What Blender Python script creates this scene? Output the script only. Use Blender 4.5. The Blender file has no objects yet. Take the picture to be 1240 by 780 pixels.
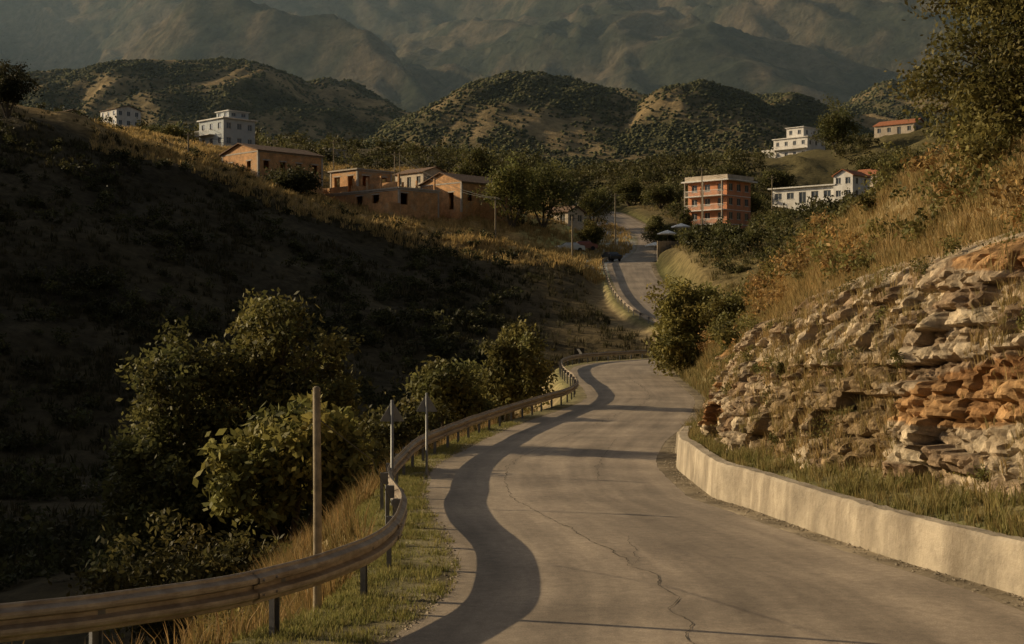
import bpy, math, random
import numpy as np
from mathutils import Vector, noise, Matrix
from mathutils.bvhtree import BVHTree
random.seed(7); rng=np.random.default_rng(7)
scene=bpy.context.scene
# ------------------------------------------------ light / camera
AZ=math.radians(20); EL=math.radians(19.5)
SUN=Vector((-math.cos(AZ)*math.cos(EL), math.sin(AZ)*math.cos(EL), math.sin(EL)))
w=bpy.data.worlds.new("World"); scene.world=w; w.use_nodes=True
nt=w.node_tree; bg=nt.nodes['Background']
sky=nt.nodes.new('ShaderNodeTexSky'); sky.sky_type='NISHITA'; sky.sun_disc=False
sky.sun_elevation=EL; sky.sun_rotation=math.atan2(SUN.x,SUN.y)
sky.dust_density=5.0; sky.ozone_density=.4
hs=nt.nodes.new('ShaderNodeHueSaturation'); hs.inputs['Saturation'].default_value=.4
nt.links.new(sky.outputs[0],hs.inputs['Color']); nt.links.new(hs.outputs[0],bg.inputs[0]); bg.inputs[1].default_value=0.05
ld=bpy.data.lights.new("sun","SUN"); ld.energy=5; ld.angle=math.radians(0.5); ld.color=(1,.785,.48)
lo=bpy.data.objects.new("sun",ld); scene.collection.objects.link(lo); lo.rotation_euler=SUN.to_track_quat('Z','Y').to_euler()
cd=bpy.data.cameras.new("camera"); cd.lens=49.35; cd.sensor_width=36; cd.clip_end=30000; cd.clip_start=.1
co=bpy.data.objects.new("camera",cd); scene.collection.objects.link(co); co.rotation_euler=(math.pi/2,0,0); scene.camera=co
scene.view_settings.view_transform='Standard'; scene.view_settings.look='None'; scene.view_settings.exposure=0

# ------------------------------------------------ materials
def N(nt,t,**k):
    n=nt.nodes.new(t)
    for a,b in k.items(): setattr(n,a,b)
    return n
def mulcol(nt,a,b,fac=1.0,mode='MULTIPLY'):
    m=N(nt,'ShaderNodeMix',data_type='RGBA',blend_type=mode)
    for s,v in ((m.inputs[0],fac),(m.inputs[6],a),(m.inputs[7],b)):
        if hasattr(v,'is_output'): nt.links.new(v,s)
        elif isinstance(v,(int,float)): s.default_value=v
        else: s.default_value=(*v[:3],1)
    return m.outputs[2]
def noise_out(nt,scale,detail=6,rough=.6,vec=None,map=None):
    n=N(nt,'ShaderNodeTexNoise'); n.inputs['Scale'].default_value=scale; n.inputs['Detail'].default_value=detail; n.inputs['Roughness'].default_value=rough
    if vec is not None: nt.links.new(vec,n.inputs['Vector'])
    out=n.outputs['Fac']
    if map:
        r=N(nt,'ShaderNodeMapRange'); r.inputs[1].default_value=map[0]; r.inputs[2].default_value=map[1]; r.inputs[3].default_value=map[2]; r.inputs[4].default_value=map[3]
        nt.links.new(out,r.inputs[0]); out=r.outputs[0]
    return out
def pos(nt,scl=None):
    g=N(nt,'ShaderNodeNewGeometry').outputs['Position']
    if scl:
        m=N(nt,'ShaderNodeMapping'); m.inputs['Scale'].default_value=scl; nt.links.new(g,m.inputs[0]); g=m.outputs[0]
    return g
def M(name,base,rough=.9,var=.25,scale=3,bump=0,bscale=20,attr=False,metal=0,transl=0,spec=.3,scl=None,stain=None):
    m=bpy.data.materials.new(name); m.use_nodes=True; nt=m.node_tree; b=nt.nodes['Principled BSDF']
    b.inputs['Roughness'].default_value=rough; b.inputs['Metallic'].default_value=metal; b.inputs['Specular IOR Level'].default_value=spec
    p=pos(nt,scl)
    c=base
    if attr:
        a=N(nt,'ShaderNodeAttribute',attribute_name='Col'); c=mulcol(nt,a.outputs['Color'],base)
    if var>0:
        c=mulcol(nt,c,noise_out(nt,scale,7,.65,p,(.3,.7,1-var,1+var)))
    if stain: # (colour, scale, mapping scale)
        f=noise_out(nt,stain[1],6,.7,pos(nt,stain[2]),(.45,.68,0,.85)); c=mulcol(nt,c,stain[0],f,'MIX')
    if hasattr(c,'is_output'): nt.links.new(c,b.inputs['Base Color'])
    else: b.inputs['Base Color'].default_value=(*c,1)
    if bump:
        bp=N(nt,'ShaderNodeBump'); bp.inputs['Strength'].default_value=1; bp.inputs['Distance'].default_value=bump
        nt.links.new(noise_out(nt,bscale,10,.7,p),bp.inputs['Height']); nt.links.new(bp.outputs[0],b.inputs['Normal'])
    if transl:
        t=N(nt,'ShaderNodeBsdfTranslucent'); 
        if hasattr(c,'is_output'): nt.links.new(c,t.inputs[0])
        else: t.inputs[0].default_value=(*c,1)
        mx=N(nt,'ShaderNodeMixShader'); mx.inputs[0].default_value=transl
        nt.links.new(b.outputs[0],mx.inputs[1]); nt.links.new(t.outputs[0],mx.inputs[2])
        nt.links.new(mx.outputs[0],nt.nodes['Material Output'].inputs[0])
    return m
m_leaf=M("leaf",(1,1,1),.6,0,attr=True,transl=.35,spec=.15)
m_grass=M("grass_blade",(1,1,1),.7,0,attr=True,transl=.35,spec=.15)
m_bark=M("bark",(.10,.075,.05),.9,.4,8,.02,30)
m_shrub=M("far_shrub",(1,1,1),.95,.25,.8,attr=True,spec=.05)
m_metal=M("galvanised_steel",(.36,.30,.235),.55,.3,6,.002,40,metal=.25,spec=.5,stain=((.17,.12,.08),2.2,(1,1,3)))
m_post=M("post_steel",(.16,.16,.17),.6,.3,6,metal=.3)
m_wood=M("weathered_wood",(.27,.22,.15),.9,.35,10,.004,60)
m_white=M("white_render",(.74,.72,.68),.8,.12,1.2,stain=((.5,.46,.4),.5,(1,1,.3)))
m_cream=M("cream_render",(.52,.44,.34),.8,.2,1.2,stain=((.36,.3,.23),.5,(1,1,.3)))
m_grey=M("grey_render",(.42,.46,.48),.8,.12,1)
m_salmon=M("salmon_render",(.60,.25,.12),.8,.2,1,stain=((.38,.2,.12),.8,(1,1,.3)))
m_slab=M("concrete_slab",(.42,.37,.31),.9,.25,2)
m_path=M("dry_stone",(.17,.145,.11),.9,.4,3)
m_tile=M("roof_tile",(.34,.13,.06),.85,.35,3,.03,12)
m_oldtile=M("old_roof_tile",(.16,.10,.065),.9,.5,3,.05,8)
m_dark=M("dark_interior",(.02,.018,.015),.9,0)
m_glass=M("window_glass",(.05,.06,.07),.12,0,spec=.8)
m_frame=M("window_frame",(.5,.48,.44),.6,0)
m_rubber=M("tyre",(.02,.02,.02),.8,0)
m_signback=M("sign_back",(.22,.22,.215),.5,.2,8,metal=.3)
m_black=M("sign_black",(.02,.02,.02),.5,0)
m_signwhite=M("sign_white",(.8,.8,.78),.5,0)
def brick_mat(name,c1,c2,mort):
    m=bpy.data.materials.new(name); m.use_nodes=True; nt=m.node_tree; b=nt.nodes['Principled BSDF']
    tc=N(nt,'ShaderNodeTexCoord'); sp=N(nt,'ShaderNodeSeparateXYZ'); nt.links.new(tc.outputs['Object'],sp.inputs[0])
    ad=N(nt,'ShaderNodeMath',operation='ADD'); nt.links.new(sp.outputs[0],ad.inputs[0]); nt.links.new(sp.outputs[1],ad.inputs[1])
    cb=N(nt,'ShaderNodeCombineXYZ'); nt.links.new(ad.outputs[0],cb.inputs[0]); nt.links.new(sp.outputs[2],cb.inputs[1])
    br=N(nt,'ShaderNodeTexBrick'); nt.links.new(cb.outputs[0],br.inputs[0]); br.inputs['Scale'].default_value=2.2
    br.inputs['Color1'].default_value=(*c1,1); br.inputs['Color2'].default_value=(*c2,1); br.inputs['Mortar'].default_value=(*mort,1)
    c=mulcol(nt,br.outputs[0],noise_out(nt,.9,7,.7,pos(nt),(.3,.7,.5,1.3)))
    c=mulcol(nt,c,(.45,.34,.22),noise_out(nt,.35,6,.7,pos(nt),(.54,.62,0,.7)),'MIX')
    nt.links.new(c,b.inputs['Base Color']); b.inputs['Roughness'].default_value=.9
    return m
m_brick=brick_mat("brick",(.66,.35,.14),(.54,.26,.10),(.48,.35,.21))
m_stone=brick_mat("rubble_stone",(.30,.25,.19),(.22,.18,.13),(.16,.13,.10))

# ------------------------------------------------ mesh helpers
def mesh_obj(name,V,quads=None,tris=None,mats=(),cols=None,qm=None,tm=None,smooth=False,uv=None,parent=None):
    me=bpy.data.meshes.new(name); V=np.asarray(V,dtype=np.float32)
    quads=np.zeros((0,4),int) if quads is None or len(quads)==0 else np.asarray(quads)
    tris=np.zeros((0,3),int) if tris is None or len(tris)==0 else np.asarray(tris)
    me.vertices.add(len(V)); me.vertices.foreach_set('co',V.ravel())
    loops=np.concatenate([quads.ravel(),tris.ravel()]).astype(np.int32)
    me.loops.add(len(loops)); me.loops.foreach_set('vertex_index',loops)
    npoly=len(quads)+len(tris); me.polygons.add(npoly)
    st=np.concatenate([np.arange(len(quads))*4, len(quads)*4+np.arange(len(tris))*3]).astype(np.int32)
    me.polygons.foreach_set('loop_start',st)
    for m in mats: me.materials.append(m)
    if qm is not None or tm is not None:
        mi=np.concatenate([qm if qm is not None else np.zeros(len(quads)), tm if tm is not None else np.zeros(len(tris))]).astype(np.int32)
        me.polygons.foreach_set('material_index',mi)
    me.update(calc_edges=True)
    me.polygons.foreach_set('use_smooth',np.full(npoly,smooth))
    if cols is not None:
        c=np.ones((len(V),4),np.float32); c[:,:3]=cols
        a=me.attributes.new('Col','FLOAT_COLOR','POINT'); a.data.foreach_set('color',c.ravel())
    if uv is not None:
        u=me.uv_layers.new(name='UVMap'); u.data.foreach_set('uv',np.asarray(uv,dtype=np.float32)[loops].ravel())
    me.validate()
    o=bpy.data.objects.new(name,me); scene.collection.objects.link(o)
    if parent: o.parent=parent
    return o
def grid_quads(nr,nc):
    i=np.arange(nr-1)[:,None]*nc+np.arange(nc-1)[None,:]
    i=i.ravel(); return np.stack([i,i+1,i+nc+1,i+nc],1)
class MB:
    def __init__(s): s.V=[];s.Q=[];s.T=[];s.C=[];s.qm=[];s.tm=[];s.n=0
    def add(s,V,Q=None,T=None,C=(1,1,1),m=0):
        V=np.asarray(V,float).reshape(-1,3); s.V.append(V)
        C=np.asarray(C,float); C=np.broadcast_to(C,(len(V),3)); s.C.append(C)
        if Q is not None and len(Q): Q=np.asarray(Q); s.Q.append(Q+s.n); s.qm.append(np.full(len(Q),m))
        if T is not None and len(T): T=np.asarray(T); s.T.append(T+s.n); s.tm.append(np.full(len(T),m))
        s.n+=len(V)
    def box(s,x0,x1,y0,y1,z0,z1,m=0):
        V=[(x,y,z) for z in (z0,z1) for y in (y0,y1) for x in (x0,x1)]
        s.add(V,[(0,2,3,1),(4,5,7,6),(0,1,5,4),(2,6,7,3),(0,4,6,2),(1,3,7,5)],m=m)
    def tube(s,P,R,sides=7,m=0,C=(1,1,1),cap=True):
        P=[Vector(p) for p in P]; V=[]
        for i,p in enumerate(P):
            d=(P[min(i+1,len(P)-1)]-P[max(i-1,0)]).normalized()
            a=d.orthogonal().normalized() if abs(d.z)<.9 else Vector((1,0,0)).cross(d).normalized(); b=d.cross(a)
            for k in range(sides):
                t=2*math.pi*k/sides; V.append(p+(a*math.cos(t)+b*math.sin(t))*R[i])
        Q=[(i*sides+k,i*sides+(k+1)%sides,(i+1)*sides+(k+1)%sides,(i+1)*sides+k) for i in range(len(P)-1) for k in range(sides)]
        T=[]
        if cap:
            V.append(P[-1]); n=len(P)*sides; T=[((len(P)-1)*sides+k,(len(P)-1)*sides+(k+1)%sides,n) for k in range(sides)]
        s.add([tuple(v) for v in V],Q,T,C,m)
    def obj(s,name,mats,smooth=False,parent=None):
        cc=lambda L,k: np.concatenate(L) if L else None
        return mesh_obj(name,np.concatenate(s.V),cc(s.Q,4),cc(s.T,3),mats,np.concatenate(s.C),cc(s.qm,1),cc(s.tm,1),smooth,parent=parent)
def pchip(xk,yk):
    xk=np.asarray(xk,float); yk=np.asarray(yk,float); h=np.diff(xk); d=np.diff(yk)/h
    m=np.zeros(len(xk)); m[0]=d[0]; m[-1]=d[-1]
    a,b=d[:-1],d[1:]; ok=(a*b)>0
    w1=2*h[1:]+h[:-1]; w2=h[1:]+2*h[:-1]
    with np.errstate(divide='ignore',invalid='ignore'): hm=(w1+w2)/(w1/a+w2/b)
    m[1:-1]=np.where(ok,hm,0)
    def f(x):
        x=np.clip(np.asarray(x,float),xk[0],xk[-1]); i=np.clip(np.searchsorted(xk,x,side='right')-1,0,len(h)-1)
        t=(x-xk[i])/h[i]; t2=t*t;t3=t2*t
        return (2*t3-3*t2+1)*yk[i]+(t3-2*t2+t)*h[i]*m[i]+(-2*t3+3*t2)*yk[i+1]+(t3-t2)*h[i]*m[i+1]
    return f
def T(*p):
    return pchip([a for a,_ in p],[b for _,b in p])
# ------------------------------------------------ terrain tables
roadz=T((-20,-2.9),(0,-2.95),(10,-3.02),(17,-3.15),(27,-3.35),(41,-3.6),(50,-3.72),(58,-3.75),(70,-3.7),(82,-3.45),(96,-3.15),(105,-3.05),(120,-2.95),(130,-2.3),(145,.2),(160,2.9),(175,5.5),(190,7.8),(205,8.8),(218,10),(230,12),(245,15),(270,19),(290,22.5),(310,25),(350,31),(420,42),(480,38))
XL=T((-20,-3),(0,-1.8),(10,-1.3),(13.3,-1.1),(17.3,-.65),(21,-.92),(27,-1.6),(32.6,-1.82),(41,-1.08),(48.4,-.14),(58,1.7),(64,3.0),(70,3.8),(76,3.9),(82,3.75),(88,3.7),(96,4.2),(105,6.4),(115,11.5),(122,15.5),(130,17.3),(137,16.6),(147,13.6),(160,12.3),(175,12.4),(190,12.9),(205,14.8),(218,18),(230,20.5),(245,21.8),(270,19.3),(290,16.8),(310,12),(480,8))
XR=T((-20,6.8),(0,6.2),(10,5.8),(16,5.4),(18.6,4.85),(21,4.4),(25,3.7),(27,3.38),(32.6,3.45),(41,4.4),(48.4,5.75),(58,7.4),(70,9),(82,9.5),(96,10.4),(105,12.8),(115,17.3),(122,21),(130,23),(137,22.5),(147,19.8),(160,18.3),(175,18),(190,18.8),(205,20.6),(218,23.6),(230,26.2),(245,27.5),(270,25),(290,22.5),(310,18),(480,14))
railpts=[(-20,2),(-14,5.6),(-8,9.2),(-4.23,11.6),(-3.4,12.25),(-2.6,13.2),(-1.93,14.8),(-1.58,16.7),(-1.66,20.2),(-2.25,24.6),(-2.35,29),(-2.3,34),(-1.75,40),(-.75,48),(1.1,58),(2.4,64),(3.15,70),(3.3,76),(3.1,82),(3.05,88),(3.5,96),(5.6,105),(10.7,115),(14.8,122),(16.6,130),(15.9,137),(12.9,147),(11.6,160),(11.7,175),(12.3,190),(13.6,200)]
RX=pchip([p[1] for p in railpts]+[480],[p[0] for p in railpts]+[7])
railx=lambda Y: RX(Y)
WBt=T((-20,7.5),(0,6.9),(10,6.3),(16,5.84),(18.6,5.24),(21.3,4.77),(25.3,4.17),(27,3.85),(32.6,3.9),(38,4.6))
WB=lambda Y: np.maximum(np.where(Y<38,WBt(Y),XR(Y)+.45),XR(Y)+.3)
wallh=T((-20,.6),(14,.62),(18,.6),(25,.66),(33,.74),(39,.74),(41,.15),(60,.1),(480,.1))
CB=T((-20,8.9),(0,8.1),(10,7.6),(16,7.0),(20,6.6),(22,6.1),(24,5.5),(27,4.85),(31,4.65),(38,5.4),(45,6.4),(58,8.5),(70,10.1),(82,10.7),(96,11.7),(105,14),(115,18.6),(122,22.3),(130,24.3),(137,24),(147,21.5),(160,19.9),(190,20.2),(205,22),(230,27.6),(245,29),(290,24.5),(480,20))
CBz=T((-20,-2.1),(16,-2.35),(22,-2.5),(27,-2.7),(31,-2.85),(38,-3.1),(45,-3.3),(58,-3.4),(80,-3.2),(105,-2.8),(120,-2.6),(130,-1.9),(145,.8),(160,3.6),(175,6.4),(190,9),(205,10),(230,13),(270,20),(300,24.5),(420,43),(480,38))
CT=T((-20,10.4),(10,9.6),(16,9.2),(20,8.9),(24,8.3),(29,7.5),(32,6.9),(36,6.5),(45,7.4),(58,9.5),(70,11.2),(82,11.9),(96,12.9),(105,15.1),(115,19.8),(122,23.6),(130,25.6),(137,25.4),(147,23),(160,21.5),(190,22),(205,24),(230,29.5),(245,31),(290,27),(480,24))
CTz=T((-20,2),(16,1.6),(20,1.3),(24,1.0),(29,.6),(32,.2),(36,-.6),(45,-1.2),(58,-1.5),(80,-1.4),(105,-1.9),(120,-1.2),(130,-.5),(145,2.5),(160,6),(175,8.5),(190,10),(205,11),(230,13.5),(270,20.5),(300,25),(420,43.5),(480,38))
S2=T((-20,12),(20,10.3),(38,9.2),(45,9.5),(60,11),(80,12.9),(96,14),(110,19.5),(122,26),(137,27),(160,25),(200,26),(250,34),(300,36),(480,36))
S2z=T((-20,4),(20,3),(38,2),(45,1.4),(60,.8),(80,.4),(96,-.5),(110,-.6),(130,1.3),(160,7),(200,11.6),(250,16.2),(300,26),(420,44),(480,38))
RG=T((-20,15),(20,12.5),(38,11.8),(45,11.8),(60,12.4),(80,14.4),(96,15.6),(110,22),(122,28),(150,30),(200,30),(250,40),(300,46),(420,52),(480,52))
RGz=T((-20,6),(20,5.2),(38,4.3),(45,4.0),(60,2.8),(80,1.8),(96,.6),(110,.5),(130,3),(150,6.5),(175,10),(200,12),(250,16.5),(300,26.5),(420,46),(480,40))
COLS=[
 (T((-20,-420),(480,-420)), T((-20,35),(85,35),(140,38),(200,44),(260,50),(300,56),(420,72),(480,60))),
 (T((-20,-105),(480,-105)), T((-20,25),(20,29),(50,31),(110,32),(165,33),(200,34),(260,39),(300,42),(420,54),(480,45))),  # unseen hill left of the view, shaped to shade the valley
 (T((-20,-60),(480,-60)), T((-20,-4),(50,-4),(85,-3),(110,5),(140,14),(165,22),(180,26.4),(200,27.5),(220,29),(260,33),(300,35.5),(420,51),(480,42))),
 (T((-20,-37),(480,-37)), T((-20,-9),(50,-9.5),(85,-9.5),(110,-2),(140,7.5),(165,15),(180,18.5),(200,20.2),(220,22.3),(260,28),(300,33),(420,49.5),(480,40))),
 (T((-20,-23),(480,-23)), T((-20,-9),(50,-9.8),(85,-9.8),(110,-4.5),(140,3),(165,10),(180,13.7),(200,15.8),(220,18),(260,25),(300,32),(420,47),(480,40))),
 (T((-20,-28),(5,-20),(12,-12),(80,-11),(120,-6),(480,-6)), T((-20,-8),(50,-9),(85,-9),(110,-6),(140,0),(165,6),(180,9.6),(200,12.5),(220,16),(260,23),(300,31),(420,46),(480,40))),
 (lambda Y: railx(Y)-4, T((-20,-5.3),(20,-6),(50,-6.6),(85,-6.6),(110,-5.8),(125,-4.6),(140,-1.5),(160,3),(175,6.5),(190,8.3),(205,10),(220,13.2),(260,20),(300,28),(420,44),(480,39))),
 (lambda Y: railx(Y)-1.1, lambda Y: roadz(Y)+np.interp(Y,[0,15,110,125,140,170,200,250],[-.7,-.65,-.8,.3,-.5,-.6,.3,1])),
 (lambda Y: railx(Y)-.25, lambda Y: roadz(Y)+.0),
 (XL, roadz),(XR, roadz),(lambda Y: WB(Y)+.02, lambda Y: roadz(Y)-.01),
 (lambda Y: WB(Y)+.27, lambda Y: roadz(Y)+wallh(Y)-.1),
 (CB,CBz),(CT,CTz),(S2,S2z),(RG,RGz),
 (T((-20,30),(100,32),(150,37),(175,40),(200,44),(250,54),(300,67),(420,85),(480,90)), T((-20,6),(20,5.5),(60,4.5),(100,4),(150,9.5),(175,12.5),(200,15),(250,19),(300,25),(420,49),(480,42))),
 (T((-20,100),(300,104),(420,125),(480,130)), T((-20,14),(60,13),(100,14),(150,20),(250,30),(300,33),(420,58),(480,50))),
 (T((-20,420),(480,420)), T((-20,40),(150,45),(300,60),(420,75),(480,60)))]
SEG=[18,26,30,26,22,20,10,4,5,6,3,2,5,10,14,18,26,26,14]
NW =[1,1,1,1,1,1,.6,.12,.0,.0,.0,.0,.0,.05,.1,.5,.6,1,1,1]
Ys=np.concatenate([np.arange(-20,6,2),np.arange(6,60,.4),np.arange(60,122,.8),np.arange(122,312,1.5),np.arange(312,481,5.)])
CC=[
 (.06,.05,.028),(.06,.05,.028),(.055,.045,.025),(.055,.045,.025),(.055,.045,.025),(.06,.048,.026),(.12,.09,.045),(.26,.20,.11),(.22,.20,.09),(.26,.22,.14),(.25,.205,.145),(.19,.155,.105),(.15,.14,.06),(.20,.165,.08),(.31,.225,.12),(.28,.21,.105),(.26,.20,.10),(.20,.16,.08),(.20,.16,.08),(.18,.15,.08)]  # left-hill columns extra dark: the slope's shade is put into the colour
ci=[];cf=[]
for k,n in enumerate(SEG):
    for j in range(n): ci.append(k); cf.append(j/n)
ci.append(len(SEG)-1); cf.append(1.0)
ci=np.array(ci); cf=np.array(cf); nc=len(ci)
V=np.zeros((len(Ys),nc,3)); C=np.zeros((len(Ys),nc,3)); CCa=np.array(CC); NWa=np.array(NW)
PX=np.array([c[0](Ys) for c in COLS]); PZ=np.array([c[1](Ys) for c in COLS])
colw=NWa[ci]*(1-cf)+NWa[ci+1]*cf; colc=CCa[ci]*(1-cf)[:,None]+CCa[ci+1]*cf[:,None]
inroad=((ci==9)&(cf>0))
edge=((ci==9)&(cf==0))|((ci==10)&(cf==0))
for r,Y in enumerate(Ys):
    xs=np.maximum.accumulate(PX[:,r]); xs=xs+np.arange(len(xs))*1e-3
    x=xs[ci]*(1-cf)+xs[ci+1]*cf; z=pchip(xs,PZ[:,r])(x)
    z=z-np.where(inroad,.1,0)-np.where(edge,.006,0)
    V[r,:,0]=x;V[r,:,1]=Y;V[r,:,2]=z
    amp=.35+.9*min(1,max(0,(Y-40)/200))
    for c in range(nc):
        n1=noise.noise((x[c]/9,Y/9,3)); n2=noise.noise((x[c]/2.2,Y/2.2,9))
        if colw[c]>0: V[r,c,2]+=colw[c]*(n1*amp*1.4+n2*amp*.45)
        g=noise.noise((x[c]/3.1,Y/3.1,20)); g2=noise.noise((x[c]/12,Y/12,40))
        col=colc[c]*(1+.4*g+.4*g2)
        if ci[c]<9:
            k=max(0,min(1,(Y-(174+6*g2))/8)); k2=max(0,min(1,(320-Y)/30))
            col=col*(1+k*k2*np.array([5.2,4.2,3.0])+ (k*(1-k2))*1.3)  # sunlit band behind the left ridge, painted in as brighter ground
        if Y>105 and ci[c]>11: col=col*np.array([.5,.53,.46])  # shadow on the far right slope painted in as darker ground
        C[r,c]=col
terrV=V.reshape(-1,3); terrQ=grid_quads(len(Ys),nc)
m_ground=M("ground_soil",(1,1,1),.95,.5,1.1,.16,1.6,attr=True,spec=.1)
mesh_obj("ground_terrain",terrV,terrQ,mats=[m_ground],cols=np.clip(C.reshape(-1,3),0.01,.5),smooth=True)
bvh=BVHTree.FromPolygons([tuple(v) for v in terrV],[tuple(int(i) for i in q) for q in terrQ])
def gz(x,y):
    h=bvh.ray_cast(Vector((x,y,500)),Vector((0,0,-1)))
    return h[0].z if h[0] is not None else 0
# ------------------------------------------------ road
ry=Ys[(Ys<=311)]; na=13
RV=[];UV=[]; along=np.concatenate([[0],np.cumsum(np.hypot(np.diff(ry),np.diff(XL(ry))))])
for i,Y in enumerate(ry):
    a,b=float(XL(Y)),float(XR(Y)); z=float(roadz(Y))
    for k in range(na):
        t=k/(na-1); j=0
        if k==0: j=-.16*max(0,noise.noise((Y*.9,1,1)))-.05+.05*noise.noise((Y*3,1,1))
        if k==na-1: j=.05*noise.noise((Y*2,4,1))
        x=a+(b-a)*t+j
        RV.append((x,Y,z+.035*math.sin(math.pi*t)-.002)); UV.append((t*6.3,along[i]))
m_road=bpy.data.materials.new("asphalt"); m_road.use_nodes=True; nt=m_road.node_tree; b=nt.nodes['Principled BSDF']
uvn=N(nt,'ShaderNodeUVMap'); mp=N(nt,'ShaderNodeMapping'); mp.inputs['Scale'].default_value=(1,.06,1); nt.links.new(uvn.outputs[0],mp.inputs[0])
streak=noise_out(nt,1.6,5,.6,mp.outputs[0],(.3,.7,.68,1.22))
patch=noise_out(nt,.35,4,.5,uvn.outputs[0],(.35,.65,.74,1.16))
grain=noise_out(nt,60,3,.7,pos(nt),(.3,.7,.68,1.32))
fine=noise_out(nt,7,6,.7,pos(nt),(.3,.7,.76,1.22))
c=mulcol(nt,(.33,.265,.20),streak); c=mulcol(nt,c,patch); c=mulcol(nt,c,grain); c=mulcol(nt,c,fine)
spots=noise_out(nt,1.1,8,.75,uvn.outputs[0],(.58,.72,0,.55)); c=mulcol(nt,c,(.14,.115,.09),spots,'MIX')
nt.links.new(c,b.inputs['Base Color']); b.inputs['Roughness'].default_value=.6; b.inputs['Specular IOR Level'].default_value=.35
bp=N(nt,'ShaderNodeBump'); bp.inputs['Distance'].default_value=.01; nt.links.new(noise_out(nt,40,7,.8,pos(nt)),bp.inputs['Height']); nt.links.new(bp.outputs[0],b.inputs['Normal'])
mesh_obj("road",RV,grid_quads(len(ry),na),mats=[m_road],uv=UV,smooth=True)
m_crack=M("crack",(.09,.075,.06),.9,.2,8)
mb=MB()
def crack(pts,w):
    ps=[]; f=T(*pts)
    y=pts[0][0]
    while y<=pts[-1][0]:
        t=float(f(y))+.016*noise.noise((y*1.3,5,2))*1.6+.008*noise.noise((y*6,1,2))
        a,b=float(XL(y)),float(XR(y)); z=float(roadz(y))+.035*math.sin(math.pi*t)+.006
        ps.append((a+(b-a)*t,y,z,w*(.25+abs(noise.noise((y*3,2,2)))*1.6))); y+=.08
    V=[]
    for p in ps: V+= [(p[0]-p[3],p[1],p[2]),(p[0]+p[3],p[1],p[2])]
    mb.add(V,[(2*i,2*i+1,2*i+3,2*i+2) for i in range(len(ps)-1)])
crack([(8,.48),(13.5,.42),(17,.41),(22,.36),(28,.31),(34,.33),(42,.40),(50,.47),(60,.5)],.012)
crack([(18,.41),(19.5,.45),(21,.5)],.006); crack([(30,.7),(36,.74),(44,.72)],.009); crack([(60,.55),(75,.6),(90,.5)],.016)
mb.obj("road_crack",[m_crack])
# gravel along road edges
def pebbles(name,n,fx,y0,y1,s0,s1,col,yp=1.8):
    t=(1+5**.5)/2
    V=[];F=[];C=[]
    base=np.array([(1,0,0),(-1,0,0),(0,1,0),(0,-1,0),(0,0,1),(0,0,-1)],float); f=np.array([(0,2,4),(2,1,4),(1,3,4),(3,0,4),(2,0,5),(1,2,5),(3,1,5),(0,3,5)])
    for k in range(n):
        Y=y0+(y1-y0)*random.random()**yp; x=fx(Y); z=max(gz(x,Y),-99); s=random.uniform(s0,s1)
        V.append(base*rng.uniform(.6,1.3,(6,1))*s*np.array([1,1,.6])+np.array([x,Y,z+s*.2])); F.append(f+k*6); C.append(np.tile(np.array(col)*random.uniform(.6,1.3),(6,1)))
    mesh_obj(name,np.concatenate(V),None,np.concatenate(F),[m_shrub],np.concatenate(C))
pebbles("gravel",2600,lambda Y: float(WB(Y))-abs(random.gauss(0,.16))-.02 if random.random()<.5 else float(XL(Y))-abs(random.gauss(0,.14)),9,60,.008,.03,(.32,.27,.20))
# ------------------------------------------------ retaining wall (right)
wy=np.arange(-12,39.2,.2); WV=[]
for Y in wy:
    x=float(WB(Y)); z=float(roadz(Y)); h=float(wallh(Y))+.03*noise.noise((0,Y*.5,0))+.022*noise.noise((0,Y*3,0)); e=.015*noise.noise((Y,3,3))
    jn=.03 if abs((Y+.05)%5-0.1)<.11 else 0
    if Y>38: h*= .75
    for dx,dz in ((jn-.03,-.3),(.01+e+jn,h*.5),(.03+e+jn,h-.05),(.06+e+jn,h-jn*.5),(.26,h+.005-jn*.5),(.30,h-.04),(.32,-.3)): WV.append((x+dx,Y,z+dz))
q=grid_quads(len(wy),7); n0=(len(wy)-1)*7
m_wall=M("wall_concrete",(.38,.32,.24),.9,.4,1.3,.03,16,stain=((.17,.135,.095),1.3,(1,1,.25)))
mesh_obj("retaining_wall",WV,np.concatenate([q,[(n0,n0+1,n0+5,n0+6),(n0+1,n0+2,n0+4,n0+5)]]),mats=[m_wall])
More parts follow.
